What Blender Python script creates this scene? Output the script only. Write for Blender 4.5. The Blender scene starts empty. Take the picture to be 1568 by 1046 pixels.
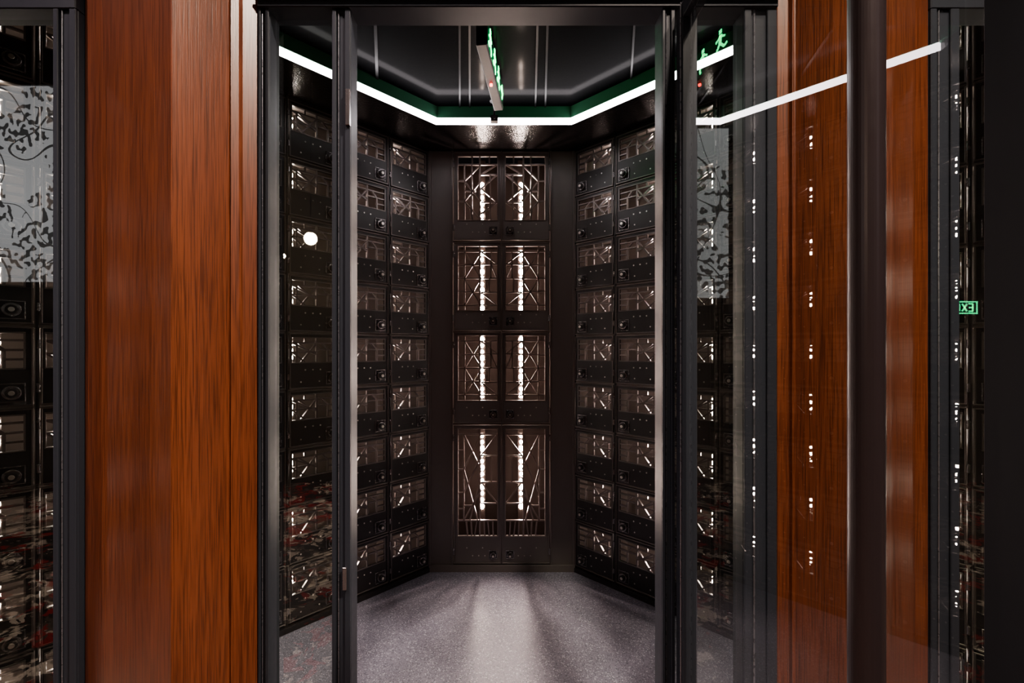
import bpy, bmesh, math, random
from mathutils import Vector
random.seed(4)
S = bpy.context.scene
try:
    S.view_settings.look = 'AgX - Medium High Contrast'
except Exception as e:
    print("look", e)
# ---------------------------------------------------------------- materials
def newmat(name):
    m = bpy.data.materials.new(name); m.use_nodes = True
    nt = m.node_tree
    return m, nt, nt.nodes["Principled BSDF"]
def N(nt, t, **kw):
    n = nt.nodes.new(t)
    for k, v in kw.items(): setattr(n, k, v)
    return n
def metal(name, col, rough=.4, metallic=.0, bump=.0, scale=60, spec=.5, coat=0):
    m, nt, p = newmat(name)
    p.inputs["Base Color"].default_value = (*col, 1)
    p.inputs["Roughness"].default_value = rough
    p.inputs["Metallic"].default_value = metallic
    p.inputs["Specular IOR Level"].default_value = spec
    p.inputs["Coat Weight"].default_value = coat
    p.inputs["Coat Roughness"].default_value = .12
    tc = N(nt, "ShaderNodeTexCoord")
    no = N(nt, "ShaderNodeTexNoise"); no.inputs["Scale"].default_value = scale
    no.inputs["Detail"].default_value = 3
    nt.links.new(tc.outputs["Object"], no.inputs["Vector"])
    r = N(nt, "ShaderNodeMapRange")
    r.inputs["To Min"].default_value = max(rough-.07, .02); r.inputs["To Max"].default_value = rough+.07
    nt.links.new(no.outputs["Fac"], r.inputs["Value"]); nt.links.new(r.outputs[0], p.inputs["Roughness"])
    if bump:
        b = N(nt, "ShaderNodeBump"); b.inputs["Strength"].default_value = bump; b.inputs["Distance"].default_value = .004
        nt.links.new(no.outputs["Fac"], b.inputs["Height"]); nt.links.new(b.outputs[0], p.inputs["Normal"])
    return m
def emis(name, col, st):
    m, nt, p = newmat(name)
    p.inputs["Base Color"].default_value = (*col, 1)
    p.inputs["Emission Color"].default_value = (*col, 1)
    p.inputs["Emission Strength"].default_value = st
    return m
BLACK = metal("black_powdercoat", (.027, .0235, .025), .32, spec=.4)
GRILLE = metal("grille_dark_steel", (.24, .205, .195), .34, .85)
GRILLE2 = metal("side_grille_steel", (.19, .165, .16), .34, .8)
RIM = metal("door_edge_highlight_metal", (.17, .15, .145), .34, .7)  # paler metal, puts the bright highlights along the door edges into the colour
TAUPE = metal("dark_taupe_metal", (.140, .122, .118), .38)
DARKIN = metal("locker_interior", (.11, .088, .08), .5)
SIDEIN = metal("side_locker_interior", (.34, .30, .28), .5)
FRAME = metal("anthracite_aluminium", (.034, .038, .049), .42, .0, spec=.22)
FRAME2 = metal("anthracite_edge", (.20, .20, .23), .28, .6)
STEEL = metal("lock_steel", (.6, .56, .53), .3, .9)
LOCK = metal("lock_black", (.24, .22, .23), .26, .8)
HAMMER = metal("hammered_black_soffit", (.018, .016, .017), .20, 0, .5, 110)
CEIL = metal("black_lacquer_ceiling", (.0025, .0025, .003), .5, 0, .10, 90, .02, .05)
FASCIA_GLOW = metal("fascia_green_glow_tint", (.030, .145, .078), .5)  # green glow of the hanging sign put into the fascia's base colour
PLASTER = metal("dark_hall_paint", (.085, .070, .048), .7)
LEDM = emis("led_diffuser", (1, .93, .95), 24)
BEAD = emis("bead_led", (1, .79, .68), 360)
BEADS = emis("bead_led_side", (1, .84, .76), 230)
GREEN = emis("green_sign_glow", (.02, 1, .28), 9)
GREENL = emis("green_exit_glow", (.02, 1, .35), 8)
RED = emis("red_indicator", (1, .02, .01), 18)
LAMP = emis("lamp_globe_glow", (1, .82, .6), 110)
DOWN = emis("downlight_glow", (1, .85, .7), 20)

def glass(name, f0, tint):
    m = bpy.data.materials.new(name); m.use_nodes = True
    nt = m.node_tree; nt.nodes.clear()
    o = N(nt, "ShaderNodeOutputMaterial"); mx = N(nt, "ShaderNodeMixShader")
    t = N(nt, "ShaderNodeBsdfTransparent"); t.inputs[0].default_value = (*tint, 1)
    g = N(nt, "ShaderNodeBsdfGlossy"); g.inputs["Roughness"].default_value = 0.0
    g.inputs["Color"].default_value = (1, 1, 1, 1)
    ge = N(nt, "ShaderNodeNewGeometry")     # Schlick fresnel, same from both sides of the pane
    d = N(nt, "ShaderNodeVectorMath", operation='DOT_PRODUCT')
    nt.links.new(ge.outputs["Incoming"], d.inputs[0]); nt.links.new(ge.outputs["Normal"], d.inputs[1])
    def M(op, a, b=None):
        n = N(nt, "ShaderNodeMath", operation=op)
        for i, v in enumerate((a, b)):
            if v is None: continue
            if isinstance(v, (int, float)): n.inputs[i].default_value = v
            else: nt.links.new(v, n.inputs[i])
        return n.outputs[0]
    c = M('ABSOLUTE', d.outputs["Value"])
    f = M('ADD', M('MULTIPLY', M('POWER', M('SUBTRACT', 1, c), 5), 1-f0), f0)
    f = M('MINIMUM', M('MULTIPLY', f, 1.0), .95)
    nt.links.new(f, mx.inputs[0]); nt.links.new(t.outputs[0], mx.inputs[1]); nt.links.new(g.outputs[0], mx.inputs[2])
    nt.links.new(mx.outputs[0], o.inputs[0])
    return m
GLASS = glass("door_glass", .065, (.90, .92, .90))
GLASS2 = glass("sidelite_glass", .12, (.66, .70, .66))

def wood():
    m, nt, p = newmat("mahogany_veneer")
    tc = N(nt, "ShaderNodeTexCoord"); mp = N(nt, "ShaderNodeMapping")
    mp.inputs["Scale"].default_value = (15, 15, .6)
    nt.links.new(tc.outputs["Object"], mp.inputs[0])
    n1 = N(nt, "ShaderNodeTexNoise"); n1.inputs["Scale"].default_value = 1.0; n1.inputs["Detail"].default_value = 3; n1.inputs["Distortion"].default_value = .2
    nt.links.new(mp.outputs[0], n1.inputs["Vector"])
    mp2 = N(nt, "ShaderNodeMapping"); mp2.inputs["Scale"].default_value = (430, 430, 9)
    nt.links.new(tc.outputs["Object"], mp2.inputs[0])
    n2 = N(nt, "ShaderNodeTexNoise"); n2.inputs["Scale"].default_value = 1; n2.inputs["Detail"].default_value = 3
    nt.links.new(mp2.outputs[0], n2.inputs["Vector"])
    cr = N(nt, "ShaderNodeValToRGB")
    cr.color_ramp.elements[0].position = .25; cr.color_ramp.elements[0].color = (.150, .042, .018, 1)
    cr.color_ramp.elements[1].position = .78; cr.color_ramp.elements[1].color = (.245, .075, .031, 1)
    nt.links.new(n1.outputs["Fac"], cr.inputs[0])
    cr2 = N(nt, "ShaderNodeValToRGB")
    cr2.color_ramp.elements[0].position = .34; cr2.color_ramp.elements[0].color = (.36, .32, .30, 1)
    cr2.color_ramp.elements[1].position = .58; cr2.color_ramp.elements[1].color = (1, 1, 1, 1)
    nt.links.new(n2.outputs["Fac"], cr2.inputs[0])
    mx = N(nt, "ShaderNodeMix", data_type='RGBA', blend_type='MULTIPLY'); mx.inputs[0].default_value = .85
    nt.links.new(cr.outputs[0], mx.inputs[6]); nt.links.new(cr2.outputs[0], mx.inputs[7])
    nt.links.new(mx.outputs[2], p.inputs["Base Color"])
    p.inputs["Roughness"].default_value = .36
    p.inputs["Coat Weight"].default_value = .5; p.inputs["Coat Roughness"].default_value = .28
    b = N(nt, "ShaderNodeBump"); b.inputs["Strength"].default_value = .2; b.inputs["Distance"].default_value = .002
    nt.links.new(n2.outputs["Fac"], b.inputs["Height"]); nt.links.new(b.outputs[0], p.inputs["Normal"])
    return m
WOOD = wood()
def floor_mat():
    m, nt, p = newmat("speckled_grey_vinyl")
    tc = N(nt, "ShaderNodeTexCoord")
    v = N(nt, "ShaderNodeTexVoronoi"); v.inputs["Scale"].default_value = 280
    nt.links.new(tc.outputs["Object"], v.inputs["Vector"])
    sp = N(nt, "ShaderNodeSeparateColor"); nt.links.new(v.outputs["Color"], sp.inputs[0])
    cr = N(nt, "ShaderNodeValToRGB"); cr.color_ramp.interpolation = 'CONSTANT'
    e = cr.color_ramp.elements
    e[0].position = 0; e[0].color = (.14, .14, .175, 1)
    e[1].position = .16; e[1].color = (.225, .22, .275, 1)
    a = e.new(.60); a.color = (.26, .255, .315, 1)
    a = e.new(.93); a.color = (.52, .51, .59, 1)
    nt.links.new(sp.outputs[0], cr.inputs[0]); nt.links.new(cr.outputs[0], p.inputs["Base Color"])
    n2 = N(nt, "ShaderNodeTexNoise"); n2.inputs["Scale"].default_value = 4
    nt.links.new(tc.outputs["Object"], n2.inputs["Vector"])
    r = N(nt, "ShaderNodeMapRange"); r.inputs["To Min"].default_value = .36; r.inputs["To Max"].default_value = .48
    nt.links.new(n2.outputs["Fac"], r.inputs[0]); nt.links.new(r.outputs[0], p.inputs["Roughness"])
    p.inputs["Specular IOR Level"].default_value = .3
    return m
FLOOR = floor_mat()
def carpet():
    m, nt, p = newmat("floral_carpet")
    tc = N(nt, "ShaderNodeTexCoord")
    v = N(nt, "ShaderNodeTexVoronoi"); v.inputs["Scale"].default_value = 13; v.inputs["Randomness"].default_value = 1
    n = N(nt, "ShaderNodeTexNoise"); n.inputs["Scale"].default_value = 7; n.inputs["Detail"].default_value = 4; n.inputs["Distortion"].default_value = 2
    nt.links.new(tc.outputs["Object"], n.inputs["Vector"])
    sc = N(nt, "ShaderNodeVectorMath", operation='SCALE'); sc.inputs[3].default_value = .35
    nt.links.new(n.outputs["Color"], sc.inputs[0])
    mv = N(nt, "ShaderNodeVectorMath", operation='ADD')
    nt.links.new(tc.outputs["Object"], mv.inputs[0]); nt.links.new(sc.outputs[0], mv.inputs[1])
    nt.links.new(mv.outputs[0], v.inputs["Vector"])
    sp = N(nt, "ShaderNodeSeparateColor"); nt.links.new(v.outputs["Color"], sp.inputs[0])
    cr = N(nt, "ShaderNodeValToRGB"); cr.color_ramp.interpolation = 'CONSTANT'
    e = cr.color_ramp.elements
    e[0].position = 0; e[0].color = (.02, .017, .017, 1)
    e[1].position = .48; e[1].color = (.42, .02, .02, 1)
    a = e.new(.66); a.color = (.80, .72, .67, 1)
    a = e.new(.84); a.color = (.13, .11, .10, 1)
    nt.links.new(sp.outputs[0], cr.inputs[0]); nt.links.new(cr.outputs[0], p.inputs["Base Color"])
    p.inputs["Roughness"].default_value = .95
    return m
CARPET = carpet()
def mural():
    m, nt, p = newmat("backlit_branch_print")
    tc = N(nt, "ShaderNodeTexCoord")
    def L(v, q, i):
        if isinstance(v, (int, float)): q.inputs[i].default_value = v
        else: nt.links.new(v, q.inputs[i])
    def M(op, x, y=None):
        q = N(nt, "ShaderNodeMath", operation=op); L(x, q, 0)
        if y is not None: L(y, q, 1)
        return q.outputs[0]
    def noise(s, det, dist=0, off=0):
        mp = N(nt, "ShaderNodeMapping"); mp.inputs["Location"].default_value = (off, off*.7, off*.3)
        nt.links.new(tc.outputs["Object"], mp.inputs[0])
        n = N(nt, "ShaderNodeTexNoise"); n.inputs["Scale"].default_value = s; n.inputs["Detail"].default_value = det; n.inputs["Distortion"].default_value = dist
        nt.links.new(mp.outputs[0], n.inputs["Vector"]); return n.outputs["Fac"]
    def iso(s, det, w, off):   # thin winding line where noise crosses .5
        return M('LESS_THAN', M('ABSOLUTE', M('SUBTRACT', noise(s, det, .2, off), .5)), w)
    br = M('MAXIMUM', iso(1.1, 0, .0045, 3), iso(1.6, 0, .0045, 9))
    leaf = M('MULTIPLY', M('GREATER_THAN', noise(19, 0, .2, 1), .54), M('GREATER_THAN', noise(2.2, 3, 0, 11), .485))
    dark = M('MAXIMUM', br, leaf)
    glow = M('ADD', .30, M('MULTIPLY', noise(.8, 1, 0, 2), .8))
    k = M('MULTIPLY', M('SUBTRACT', 1.15, dark), glow)
    st = M('MULTIPLY', k, 1.8)
    p.inputs["Base Color"].default_value = (.3, .3, .3, 1)
    p.inputs["Emission Color"].default_value = (.93, .94, .95, 1)
    nt.links.new(st, p.inputs["Emission Strength"])
    return m
MURAL = mural()

# ---------------------------------------------------------------- mesh builder
class Fr:
    def __init__(s, O=(0, 0), u=(1, 0), n=(0, 1)):
        s.O = Vector((*O, 0)); s.u = Vector((*u, 0)).normalized(); s.n = Vector((*n, 0)).normalized()
    def p(s, a, b, z): return s.O + s.u*a + s.n*b + Vector((0, 0, z))
W = Fr()
class MB:
    def __init__(s): s.v = []; s.f = []; s.m = []; s.mats = []
    def mi(s, mat):
        if mat not in s.mats: s.mats.append(mat)
        return s.mats.index(mat)
    def box(s, F, a0, a1, b0, b1, z0, z1, mat):
        i = len(s.v)
        for z in (z0, z1):
            for a, b in ((a0, b0), (a1, b0), (a1, b1), (a0, b1)): s.v.append(F.p(a, b, z))
        for q in ((0, 3, 2, 1), (4, 5, 6, 7), (0, 1, 5, 4), (1, 2, 6, 5), (2, 3, 7, 6), (3, 0, 4, 7)):
            s.f.append([i+k for k in q]); s.m.append(s.mi(mat))
    def bar(s, F, p, q, w, b0, b1, mat):   # in-plane bar between (a,z) points
        P = Vector(p); Q = Vector(q); d = (Q-P).normalized(); t = Vector((-d.y, d.x))*w/2
        i = len(s.v)
        for b in (b0, b1):
            for c in (P-t, Q-t, Q+t, P+t): s.v.append(F.p(c.x, b, c.y))
        for q_ in ((0, 3, 2, 1), (4, 5, 6, 7), (0, 1, 5, 4), (1, 2, 6, 5), (2, 3, 7, 6), (3, 0, 4, 7)):
            s.f.append([i+k for k in q_]); s.m.append(s.mi(mat))
    def prism(s, pts, z0, z1, mat):
        i = len(s.v); n = len(pts)
        for z in (z0, z1):
            for x, y in pts: s.v.append(Vector((x, y, z)))
        s.f.append([i+k for k in range(n)][::-1]); s.f.append([i+n+k for k in range(n)])
        s.m += [s.mi(mat)]*2
        for k in range(n):
            j = (k+1) % n
            s.f.append([i+k, i+j, i+n+j, i+n+k]); s.m.append(s.mi(mat))
    def cyl(s, P, Q, r, mat, seg=12, r2=None):
        P = Vector(P); Q = Vector(Q); d = (Q-P).normalized(); r2 = r if r2 is None else r2
        x = d.orthogonal().normalized(); y = d.cross(x)
        i = len(s.v)
        for C, R in ((P, r), (Q, r2)):
            for k in range(seg):
                t = 2*math.pi*k/seg; s.v.append(C + x*R*math.cos(t) + y*R*math.sin(t))
        s.f.append([i+k for k in range(seg)][::-1]); s.f.append([i+seg+k for k in range(seg)])
        s.m += [s.mi(mat)]*2
        for k in range(seg):
            j = (k+1) % seg
            s.f.append([i+k, i+j, i+seg+j, i+seg+k]); s.m.append(s.mi(mat))
    def sphere(s, C, r, mat, seg=16, rings=10):
        C = Vector(C); i = len(s.v)
        for a in range(rings+1):
            t = math.pi*a/rings
            for k in range(seg):
                p = 2*math.pi*k/seg
                s.v.append(C+Vector((math.sin(t)*math.cos(p), math.sin(t)*math.sin(p), math.cos(t)))*max(r, 1e-4))
        for a in range(rings):
            for k in range(seg):
                j = (k+1) % seg
                s.f.append([i+a*seg+k, i+(a+1)*seg+k, i+(a+1)*seg+j, i+a*seg+j]); s.m.append(s.mi(mat))
    def quad(s, pts, mat):
        i = len(s.v)
        for p in pts: s.v.append(Vector(p))
        s.f.append(list(range(i, i+len(pts)))); s.m.append(s.mi(mat))
    def obj(s, name, parent=None, bevel=0, recalc=True, smooth=False):
        me = bpy.data.meshes.new(name); me.from_pydata([tuple(v) for v in s.v], [], s.f)
        for m in s.mats: me.materials.append(m)
        me.polygons.foreach_set("material_index", s.m)
        if recalc:
            bm = bmesh.new(); bm.from_mesh(me)
            bmesh.ops.recalc_face_normals(bm, faces=bm.faces); bm.to_mesh(me); bm.free()
        if smooth: me.polygons.foreach_set("use_smooth", [True]*len(me.polygons))
        me.update()
        o = bpy.data.objects.new(name, me); S.collection.objects.link(o)
        if bevel:
            b = o.modifiers.new("bevel", "BEVEL"); b.width = bevel; b.segments = 1; b.limit_method = 'ANGLE'
        if parent: o.parent = parent
        return o
def empty(name):
    o = bpy.data.objects.new(name, None); S.collection.objects.link(o); return o

# ---------------------------------------------------------------- key dimensions
YB = 2.545; XL = -.403; XR = .429; HS = 2.40; HC = 2.488; CAM = 1.27
FL = Fr((XL, YB), (-1, -1), (1, -1))
FR_ = Fr((XR, YB), (1, -1), (-1, -1))
FB = Fr((XL, YB), (1, 0), (0, -1))
NC = 8; CW = .2590; NR = 9; Z0 = .035; RH = (2.395-Z0)/NR

# ---------------------------------------------------------------- side locker banks
def lattice(mb, F, a0, a1, z0, z1, segs, b0=-.010, b1=.002, w=.0065, mat=None):
    mat = mat or GRILLE
    for (x1, y1, x2, y2) in segs:
        mb.bar(F, (a0+(a1-a0)*x1, z0+(z1-z0)*y1), (a0+(a1-a0)*x2, z0+(z1-z0)*y2), w, b0, b1, mat)
SIDE_LAT = [(0, .80, 1, .80), (.46, 0, .46, 1), (0, .52, .46, .52), (.20, 0, .20, .52), (.46, .8, .8, 0), (.46, .3, 1, .8),
            (.72, .0, 1, .42), (.72, .8, .72, 1), (.20, .52, .34, .8), (.0, .25, .2, .25), (.86, .8, .6, .42), (.46, .42, 1, .42), (.9, 0, .9, .8)]
def frame_plate(mb, F, a0, a1, z0, z1, wa0, wa1, wz0, wz1, b0, b1, mat):
    mb.box(F, a0, a1, b0, b1, z0, wz0, mat); mb.box(F, a0, a1, b0, b1, wz1, z1, mat)
    mb.box(F, a0, wa0, b0, b1, wz0, wz1, mat); mb.box(F, wa1, a1, b0, b1, wz0, wz1, mat)
def rim(mb, F, a0, a1, z0, z1, w, b0, b1, mat):
    frame_plate(mb, F, a0, a1, z0, z1, a0+w, a1-w, z0+w, z1-w, b0, b1, mat)
def rivet(mb, F, a, z, b=.0035, r=.0038):
    mb.cyl(F.p(a, b, z), F.p(a, b+.003, z), r, STEEL, 8)
def lock(mb, F, a, z, s=.027):
    rim(mb, F, a-s-.003, a+s+.003, z-s-.003, z+s+.003, .004, .003, .008, LOCK)
    mb.box(F, a-s, a+s, .003, .007, z-s, z+s, BLACK)
    mb.cyl(F.p(a, .007, z), F.p(a, .020, z), s*.86, LOCK, 24, s*.80)
    mb.cyl(F.p(a, .020, z), F.p(a, .030, z), s*.58, BLACK, 20, s*.52)
    mb.cyl(F.p(a, .030, z), F.p(a, .033, z), s*.28, STEEL, 12)
def locker(mb, F, a, z, w, h):
    g = .004
    A0, A1, B0, B1 = a+g+.004, a+w-g-.004, z+g, z+h-g
    wa0, wa1, wz0, wz1 = a+.030, a+w-.021, z+h*.48, z+h*.90
    frame_plate(mb, F, A0, A1, B0, B1, wa0, wa1, wz0, wz1, -.008, .003, BLACK)
    rim(mb, F, A0, A1, B0, B1, .005, .003, .008, RIM)
    rim(mb, F, wa0-.005, wa1+.005, wz0-.005, wz1+.005, .005, .003, .0065, RIM)
    lattice(mb, F, wa0, wa1, wz0, wz1, SIDE_LAT, w=.0072, mat=GRILLE2)
    lock(mb, F, a+.055, z+.048)
    for k in range(3): rivet(mb, F, a+.11+.035*k, z+.090)
    rivet(mb, F, a+.115, z+.035); rivet(mb, F, a+.20, z+.035)
    for zz in (.06, h-.06):   # hinge knuckles
        mb.cyl(F.p(a+w-.004, .004, z+zz-.014), F.p(a+w-.004, .004, z+zz+.014), .006, LOCK, 8)
def bank(name, F):
    root = empty(name)
    mb = MB()
    for c in range(NC):
        for r in range(NR): locker(mb, F, c*CW, Z0+r*RH, CW, RH)
    mb.obj("locker_doors", root, .0009)
    mb = MB()
    for c in range(NC+1):
        x = c*CW
        mb.box(F, max(x-.006, 0), x+.006, -.12, -.010, 0, HS, SIDEIN)
        mb.box(F, max(x-.0035, 0), x+.0035, -.010, .005, 0, HS, BLACK)
    for r in range(NR+1):
        z = Z0+r*RH
        mb.box(F, 0, NC*CW, -.12, -.0105, max(z-.008, 0.026), z+.008 if r < NR else HS, SIDEIN)
    mb.box(F, 0, NC*CW+.012, -.14, -.12, 0, HS, SIDEIN)
    mb.box(F, 0, NC*CW, -.11, .012, 0, .026, BLACK)
    mb.obj("carcass", root, .0006)
    mb = MB()
    for c in range(NC):
        for r in range(NR):
            z = Z0+r*RH
            for a in ([c*CW+.214] if c < 6 else [c*CW+.09, c*CW+.214]):
                mb.box(F, a-.008, a+.008, -.085, -.072, z+.012, z+RH-.012, SIDEIN)
                for k in (.56, .68, .80):
                    zz = z+RH*k; s = .0048
                    mb.quad([F.p(a-s, -.070, zz-.008), F.p(a+s, -.070, zz-.008), F.p(a+s, -.070, zz+.008), F.p(a-s, -.070, zz+.008)], BEADS)
    mb.obj("led_bars", root, recalc=False)
bank("locker_bank", FL)
bank("locker_bank", FR_)

# ---------------------------------------------------------------- rear cabinet with tall doors
root = empty("rear_locker_cabinet")
mb = MB()
T = XR-XL
SEAM = .011-XL
dl0, dl1 = -.262-XL, SEAM-.003
dr0, dr1 = SEAM+.003, .284-XL
mb.box(FB, 0, dl0-.006, -.02, .0, 0, HS, TAUPE); mb.box(FB, dr1+.006, T, -.02, .0, 0, HS, TAUPE)
mb.box(FB, 0, .012, 0, .008, 0, HS, TAUPE); mb.box(FB, T-.012, T, 0, .008, 0, HS, TAUPE)
mb.box(FB, dl0-.012, dl0-.004, 0, .010, .03, HS, RIM); mb.box(FB, dr1+.004, dr1+.012, 0, .010, .03, HS, RIM)
mb.box(FB, 0, T, -.02, .012, 0, .040, TAUPE)
mb.box(FB, SEAM-.002, SEAM+.002, -.02, .006, .04, HS, RIM)
mb.box(FB, 0, T, -.20, -.18, 0, HS, DARKIN)
for x in (0, dl0-.02, SEAM-.004, dr1+.012, T-.01): mb.box(FB, x, x+.009, -.18, -.02, 0, HS, DARKIN)
for z in (.04, .840, 1.370, 1.886): mb.box(FB, dl0-.012, dr1+.012, -.18, -.0125, z-.006, z+.006, DARKIN)
mb.obj("carcass", root, .0008)
V = .585
UP = [(0, .88, 1, .88), (.16, 0, .16, .88), (.16, .62, V, .88), (.16, .62, V, .30), (.16, .30, V, .62), (.16, .30, V, .0),
      (V, .72, 1, .72), (V, .5, 1, .72), (V, .5, 1, .28), (V, .28, 1, .28), (V, .1, 1, .28), (0, .62, .16, .62), (0, .3, .16, .3), (.36, .88, .36, 1),
      (.38, .0, .30, .2), (.16, .46, .45, .46), (.8, .88, .8, 1), (.82, 0, .82, .72), (.35, .0, .35, .88), (V, .72, 1, .88)]
MID = [(0, .5, 1, .5), (.16, 0, .16, 1), (0, .92, 1, .92), (0, .08, 1, .08), (.16, .92, V, .5), (.16, .5, V, .92), (.16, .5, V, .08), (.16, .08, V, .5),
       (V, .72, 1, .72), (V, .28, 1, .28), (V, .92, 1, .72), (V, .28, 1, .08), (0, .7, .16, .7), (0, .3, .16, .3), (.8, .28, .8, .5),
       (.16, .71, V, .71), (.16, .29, V, .29), (.84, .5, .84, .92), (.84, .72, 1, .5)]
LOW = [(0, .95, 1, .95), (.14, .14, .14, .95), (.14, .95, V, .62), (.14, .62, V, .95), (.14, .62, .5, .14), (.14, .40, V, .75), (.30, .14, V, .55), (.14, .14, V, .42),
       (0, .14, 1, .14), (0, .62, .14, .62), (0, .4, .14, .4), (V, .75, 1, .75), (V, .5, 1, .5), (V, .3, 1, .3), (.42, 0, .48, .14), (.24, 0, .2, .14), (V, .5, 1, .3), (.8, 0, .75, .14), (.85, .5, .85, .75),
       (.14, .28, .35, .28), (V, .75, 1, .95), (.35, 0, .33, .14), (.68, 0, .66, .14), (.9, 0, .88, .14), (0, .8, .14, .8), (0, .25, .14, .25)]
rows = [(.046, .834, .204, .812, LOW), (.846, 1.364, .977, 1.345, MID), (1.376, 1.880, 1.492, 1.856, MID), (1.892, 2.394, 2.007, 2.368, UP)]
mb = MB()
for (z0, z1, w0, w1, L) in rows:
    for side in (0, 1):
        a0, a1 = (dl0, dl1) if side == 0 else (dr0, dr1)
        o = .026; i_ = .022
        wa0, wa1 = (a0+o, a1-i_) if side == 0 else (a0+i_, a1-o)
        frame_plate(mb, FB, a0, a1, z0, z1, wa0, wa1, w0, w1, -.010, .003, TAUPE)
        rim(mb, FB, a0, a1, z0, z1, .006, .003, .008, RIM)
        rim(mb, FB, wa0-.006, wa1+.006, w0-.006, w1+.006, .006, .003, .007, GRILLE)
        LL = L if side == 0 else [(1-x1, y1, 1-x2, y2) for (x1, y1, x2, y2) in L]
        lattice(mb, FB, wa0, wa1, w0, w1, LL, -.010, .002, .0078, GRILLE)
        xm = (-.1130 if side == 0 else .1365)-XL        # mullion bar just in front of the light bar
        mb.box(FB, xm-.0045, xm+.0045, -.011, .003, w0, w1, GRILLE)
        la = a1-.045 if side == 0 else a0+.045
        lock(mb, FB, la, z0+.052, .021)
        sg = -1 if side == 0 else 1
        for k in (1, 2, 3): rivet(mb, FB, la+sg*(.035*k+.012), z0+.045)
        rivet(mb, FB, la+sg*.06, z0+.09); rivet(mb, FB, la+sg*.15, z0+.09)
        he = a0 if side == 0 else a1
        for zz in (z0+.07, z1-.07): mb.cyl(FB.p(he, .006, zz-.018), FB.p(he, .006, zz+.018), .006, LOCK, 8)
mb.obj("perforated_doors", root, .0009)
mb = MB()
for xb in (-.1035-XL, .127-XL):
    mb.box(FB, xb-.018, xb+.018, -.115, -.102, .05, HS-.01, DARKIN)
    for (z0, z1, w0, w1, L) in rows:
        n = int((w1-w0)/.036)
        hi = .66 if L is UP else .96
        for k in range(n):
            zz = w0+(k+.5)*(w1-w0)/n
            if (zz-w0)/(w1-w0) > hi: continue
            if L is LOW and (zz-w0)/(w1-w0) < .2: continue
            h = .012 if k % 3 else .017; ww = .0085 if k % 3 else .0115
            pts = [FB.p(xb+ww*math.cos(t*math.pi/5), -.100, zz+h*math.sin(t*math.pi/5)) for t in range(10)]
            mb.quad(pts, BEAD)
mb.obj("led_bars", root, recalc=False)

# ---------------------------------------------------------------- soffit, fascia, ceiling, led strip
LP = [(-.88, 1.06), (-.88, 1.688), (-.32, 2.248), (.363, 2.248), (.923, 1.688), (.923, 1.06)]
OP = [(-2.05, 1.06), (-2.05, 1.10), (XL-.02, YB+.05), (XR+.02, YB+.05), (2.07, 1.10), (2.07, 1.06)]
mb = MB()
for k in range(5):
    mb.prism([LP[k], LP[k+1], OP[k+1], OP[k]], HS+.001, HS+.03, HAMMER)
mb.obj("ceiling_soffit")
def off(pts, d):   # inward offset (towards the room centre)
    out = []
    for p in pts:
        v = Vector(p); s = -d if v.x > 0 else d
        out.append((v.x+s*(.41 if abs(v.x) < .5 else 1), v.y-(d if abs(v.x) < .5 else d*.41)))
    return out
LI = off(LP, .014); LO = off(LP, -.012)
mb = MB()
for k in range(5): mb.prism([LI[k], LI[k+1], LO[k+1], LO[k]], HS+.031, HC, FASCIA_GLOW)
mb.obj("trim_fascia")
mb = MB()
LE = off(LP, .012)
for k in (1, 2, 3): mb.prism([LE[k], LE[k+1], LP[k+1], LP[k]], HS+.002, HS+.030, LEDM)
mb.obj("led_strip_light")
mb = MB()
mb.prism([(-2.2, 1.06), (-2.2, 2.8), (2.2, 2.8), (2.2, 1.06)], HC, HC+.04, CEIL)
CRIB = metal("ceiling_rib_black", (.010, .010, .011), .4, spec=.3)
for x0, x1, y0, y1 in ((-.10, -.20, 1.1, 2.24), (.13, .23, 1.1, 2.24), (-.075, -.15, 1.1, 2.24), (.105, .18, 1.1, 2.24)):
    d = .004
    mb.prism([(x0-d, y0), (x0+d, y0), (x1+d, y1), (x1-d, y1)], HC-.006, HC, CRIB)
for p, q in (((-.86, 1.68), (-.15, 1.1)), ((.90, 1.68), (.19, 1.1)), ((-.55, 2.0), (-.32, 1.1)), ((.59, 2.0), (.36, 1.1))):
    mb.prism([(p[0]-.005, p[1]-.004), (p[0]+.005, p[1]+.004), (q[0]+.005, q[1]+.004), (q[0]-.005, q[1]-.004)], HC-.008, HC, CRIB)
mb.obj("ceiling")

# hanging exit sign inside the booth
root = empty("hanging_exit_sign")
SF = Fr((-.046, 1.60), (.062, .45), (.45, -.062))     # face normal points to +x
mb = MB()
SIGNB = metal("sign_housing_black", (.012, .012, .012), .45, spec=.3)
mb.box(SF, 0, .45, -.040, 0, 2.365, 2.475, SIGNB)
mb.box(SF, .12, .33, -.030, -.010, 2.475, HC, SIGNB)
mb.obj("housing", root, .003)
mb = MB()
mb.box(SF, .008, .442, 0, .002, 2.372, 2.468, metal("sign_face_green", (.01, .10, .04), .3))
mb.obj("face", root)
mb = MB()
ZM = 2.42
def gq(x1, z1, x2, z2, w): mb.bar(SF, (x1, ZM+(z1-2.395)), (x2, ZM+(z2-2.395)), w, .002, .004, GREEN)
for k, x in enumerate((.04, .15, .26)):   # running figures
    gq(x+.02, 2.432, x+.035, 2.432, .014); gq(x+.025, 2.42, x+.03, 2.39, .015); gq(x+.03, 2.39, x+.05, 2.37, .009)
    gq(x+.05, 2.37, x+.045, 2.352, .008); gq(x+.03, 2.39, x+.005, 2.365, .009); gq(x+.005, 2.365, x-.012, 2.37, .008)
    gq(x+.025, 2.415, x+.055, 2.405, .007); gq(x+.025, 2.415, x+.0, 2.40, .007)
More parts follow.
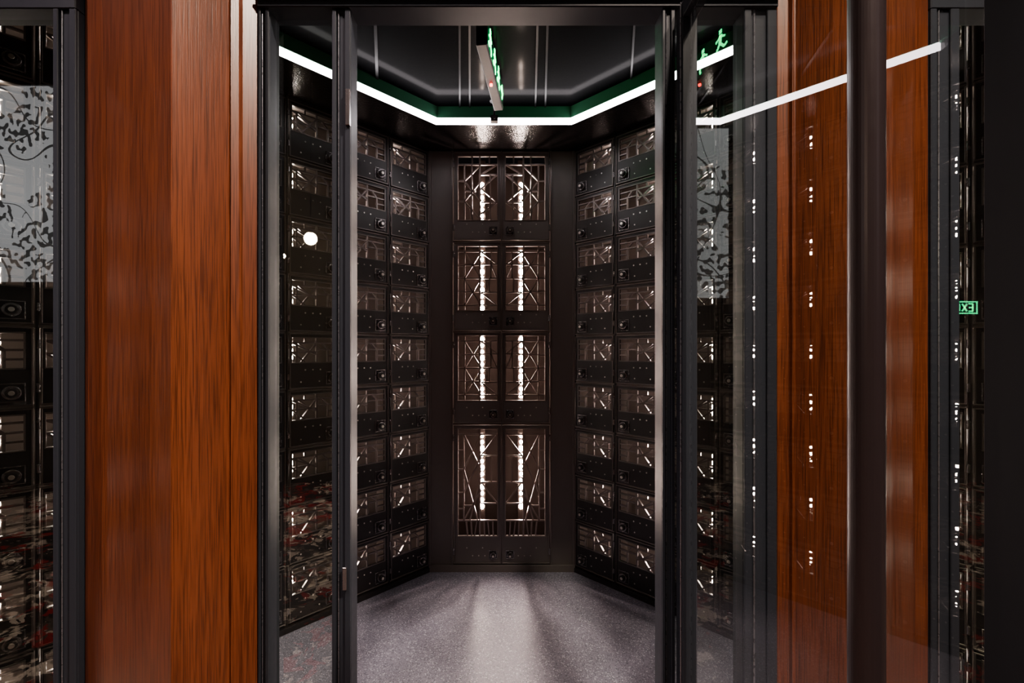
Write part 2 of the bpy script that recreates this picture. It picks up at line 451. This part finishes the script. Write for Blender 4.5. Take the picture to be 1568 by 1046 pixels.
gq(.36, 2.395, .42, 2.395, .012); gq(.42, 2.395, .395, 2.425, .010); gq(.42, 2.395, .395, 2.365, .010)
mb.obj("glyphs", root)
mb = MB()
mb.cyl(SF.p(.24, -.022, 2.3655), SF.p(.24, -.022, 2.358), .006, RED, 12)
mb.obj("indicator", root)
# door sensor pendant
root = empty("ceiling_sensor")
mb = MB()
mb.cyl((-.026, 2.17, HC), (-.026, 2.17, 2.40), .006, BLACK)
mb.cyl((-.026, 2.17, HC), (-.026, 2.17, HC-.012), .022, BLACK, 16)
mb.box(W, -.044, -.008, 2.155, 2.185, 2.375, 2.402, BLACK)
mb.cyl((-.026, 2.153, 2.388), (-.026, 2.145, 2.388), .009, LOCK, 12)
mb.obj("sensor_body", root)

# ---------------------------------------------------------------- glazed front
YG = 1.015
def jamb(name, x0, x1, y0=.98, y1=1.03, z1=2.02):
    mb = MB()
    mb.box(W, x0, x1, y0+.006, y1, 0, z1, FRAME)
    w = x1-x0
    mb.box(W, x0, x0+w*.22, y0, y0+.006, 0, z1, FRAME)
    mb.box(W, x0+w*.30, x0+w*.36, y0+.003, y0+.006, 0, z1, FRAME2)
    mb.box(W, x1-w*.30, x1, y0, y0+.006, 0, z1, FRAME)
    return mb.obj(name, None, .0015)
post = jamb("door_frame_post", -.3693, -.329)
jamb("door_frame_post", .359, .386)
jamb("window_mullion", -.5317, -.509)
jamb("window_mullion", .539, .611)
jamb("window_mullion", -.984, -.933)
jamb("window_mullion", .950, 1.013)
jamb("window_mullion", -1.955, -1.93); jamb("window_mullion", 1.95, 1.975)
mb = MB()
mb.box(W, -.532, .611, .975, 1.035, 2.02, 2.09, FRAME)
mb.box(W, -.532, .611, .968, .975, 2.032, 2.04, FRAME2)
mb.box(W, -1.97, -.934, .98, 1.035, 2.02, 2.09, FRAME); mb.box(W, .95, 1.99, .98, 1.035, 2.02, 2.09, FRAME)
mb.obj("door_header_beam", None, .002)
for k, (x0, x1) in enumerate(((-.508, -.3703), (.387, .538), (-1.929, -.985), (1.014, 1.949))):
    mb = MB(); mb.quad([(x0, YG, .03), (x1, YG, .03), (x1, YG, 2.02), (x0, YG, 2.02)], GLASS2)
    mb.box(W, x0, x1, YG-.012, YG+.012, 0, .03, FRAME)
    mb.obj("window_%d" % (k+1), recalc=False)
mb = MB(); mb.box(W, -.338, -.3285, .974, .985, 1.76, 1.84, LOCK); mb.box(W, -.345, -.336, .976, .981, .74, .79, LOCK)
mb.obj("strike_plates", post, .001)

# open glass door leaf
root = empty("door_1")
mb = MB()
mb.box(W, .388, .420, .945, .978, .01, 2.01, FRAME); mb.box(W, .388, .420, .325, .358, .01, 2.01, FRAME)
mb.box(W, .388, .420, .358, .945, 1.975, 2.01, FRAME); mb.box(W, .388, .420, .358, .945, .01, .07, FRAME)
mb.box(W, .385, .388, .948, .952, .01, 2.01, FRAME2)
mb.obj("leaf_frame", root, .002)
mb = MB(); mb.quad([(.396, .358, .07), (.396, .945, .07), (.396, .945, 1.975), (.396, .358, 1.975)], GLASS)
mb.obj("leaf_glass", root, recalc=False)
mb = MB()
mb.cyl((.340, .413, .25), (.340, .413, 1.93), .0142, metal("handle_black_satin", (.06, .044, .049), .34, .2), 40)
for z in (.40, 1.86): mb.cyl((.340, .413, z), (.390, .413, z), .009, FRAME, 20)
mb.obj("pull_handle", root)

# ---------------------------------------------------------------- mahogany pillars
HH = 4.2
def pillar(pts):
    mb = MB(); mb.prism(pts, 0, HH-.02, WOOD); return mb.obj("wooden_pillar", None, .0015)
pillar([(-.534, 1.03), (-.534, .985), (-.557, .966), (-.561, .958), (-.5735, .948), (-.575, .955), (-.577, .949), (-.634, .86), (-.636, .861), (-.858, .960), (-.864, .972), (-.931, 1.0), (-.931, 1.03)])
pillar([(.613, 1.03), (.613, .985), (.634, .977), (.636, .966), (.6415, .968), (.706, .86), (.708, .861), (.896, .960), (.903, .970), (.948, .985), (.948, 1.03)])

# ---------------------------------------------------------------- shell
mb = MB(); mb.prism([(-2.2, 1.0), (2.2, 1.0), (2.2, 2.8), (-2.2, 2.8)], -.05, 0, FLOOR); mb.obj("floor")
mb = MB(); mb.prism([(-6, -2.2), (6, -2.2), (6, 1.0), (-6, 1.0)], -.05, 0, CARPET); mb.obj("floor_hall_carpet")
mb = MB(); mb.box(W, -6, 6, -2.2, 1.06, HH, HH+.1, PLASTER); mb.obj("ceiling_hall")
mb = MB(); mb.box(W, -6, 6, -2.3, -2.2, 0, HH, PLASTER); mb.obj("wall_back")
mb = MB(); mb.box(W, -6.1, -6, -2.2, 1.06, 0, HH, PLASTER); mb.obj("wall_left")
mb = MB(); mb.box(W, 6, 6.1, -2.2, 1.06, 0, HH, PLASTER); mb.obj("wall_right")
mb = MB()
mb.box(W, -6, -1.957, .99, 1.06, 0, HH, PLASTER); mb.box(W, 1.977, 6, .99, 1.06, 0, HH, PLASTER)
mb.box(W, -1.957, -.932, .99, 1.06, 2.092, HH, PLASTER); mb.box(W, .95, 1.977, .99, 1.06, 2.092, HH, PLASTER)
mb.box(W, -.532, .611, .99, 1.06, 2.092, HH, PLASTER)
mb.obj("wall_front")

# ---------------------------------------------------------------- hall behind the camera (seen mirrored in the glass)
def mural_panel(x0, x1, z0, z1):
    root = empty("backlit_branch_mural")
    mb = MB(); mb.box(W, x0, x1, -2.185, -2.17, z0, z1, MURAL); mb.obj("print", root)
    mb = MB(); rim(mb, Fr((0, -2.2), (1, 0), (0, 1)), x0-.05, x1+.05, z0-.05, z1+.05, .05, 0, .05, BLACK); mb.obj("frame", root, .003)
mural_panel(-5.4, -3.95, 1.9, 3.75)
mural_panel(1.55, 2.35, 1.75, 3.35)
def exit_sign(x, z):
    root = empty("exit_sign")
    mb = MB(); mb.box(W, x-.16, x+.16, -2.20, -2.16, z-.075, z+.075, BLACK); mb.obj("case", root, .004)
    F = Fr((0, -2.16), (1, 0), (0, 1))
    mb = MB()
    rim(mb, F, x-.145, x+.145, z-.06, z+.06, .012, 0, .003, GREENL)
    def st(a, b, c, d): mb.bar(F, (x+a, z+b), (x+c, z+d), .014, 0, .003, GREENL)
    for s in (.10,): st(s, -.035, s, .035); st(s, .035, s-.04, .035); st(s, 0, s-.035, 0); st(s, -.035, s-.04, -.035)
    st(.045, .035, .0, -.035); st(.0, .035, .045, -.035); st(-.025, .035, -.025, -.035); st(-.045, .035, -.105, .035); st(-.075, .035, -.075, -.035)
    mb.obj("letters", root)
exit_sign(4.35, 1.66)
def pendant(x, y, z, r):
    root = empty("pendant_lamp")
    mb = MB(); mb.sphere((x, y, z), r, LAMP); mb.obj("globe", root, smooth=True)
    mb = MB(); mb.cyl((x, y, z+r*.8), (x, y, z+r*1.8), r*.5, BLACK, 16, r*.25); mb.cyl((x, y, z+r*1.7), (x, y, HH), .004, BLACK, 8)
    mb.cyl((x, y, HH-.02), (x, y, HH), .05, BLACK, 20); mb.obj("cord_and_cap", root)
pendant(-1.49, -1.48, 2.14, .05); pendant(-1.86, -1.8, 2.07, .02)
def downlight(x, y, power, tilt_to=None, col=(1, .80, .62), size=75):
    root = empty("recessed_downlight")
    mb = MB(); mb.cyl((x, y, HH), (x, y, HH-.012), .10, BLACK, 28); mb.cyl((x, y, HH-.012), (x, y, HH-.016), .075, DOWN, 28)
    mb.obj("fitting", root)
    l = bpy.data.lights.new("downlight_lamp", 'SPOT'); l.energy = power; l.color = col; l.spot_size = math.radians(size); l.spot_blend = .9; l.shadow_soft_size = .09
    o = bpy.data.objects.new("downlight_lamp", l); S.collection.objects.link(o); o.location = (x, y, HH-.05); o.parent = root
    if tilt_to:
        d = Vector(tilt_to)-o.location; o.rotation_euler = d.to_track_quat('-Z', 'Y').to_euler()
WARM = (1, .84, .70)
downlight(1.45, -.5, 1050, (-.68, .92, 1.05), WARM, 32)
downlight(.66, -.75, 850, (.80, .92, 1.15), WARM, 36)
downlight(-1.9, -.2, 400, (-.80, .95, 1.80), (1, .80, .80), 36)
downlight(1.7, -.2, 160, (.85, .95, 1.6), WARM, 34)
downlight(-1.2, -.5, 260); downlight(2.4, -.9, 230)
downlight(-2.3, -1.6, 320); downlight(3.8, -1.2, 200)

# ---------------------------------------------------------------- world + camera
w = bpy.data.worlds.new("world"); S.world = w; w.use_nodes = True
w.node_tree.nodes["Background"].inputs[0].default_value = (.5, .45, .5, 1)
w.node_tree.nodes["Background"].inputs[1].default_value = .01
cd = bpy.data.cameras.new("camera"); cam = bpy.data.objects.new("camera", cd); S.collection.objects.link(cam)
cam.location = (0, 0, CAM); cam.rotation_euler = (math.radians(90), 0, 0)
cd.sensor_width = 36; cd.lens = 36*682/1568
cd.shift_x = (784-765)/1568; cd.shift_y = (534.5-523)/1568; cd.clip_start = .02
S.camera = cam
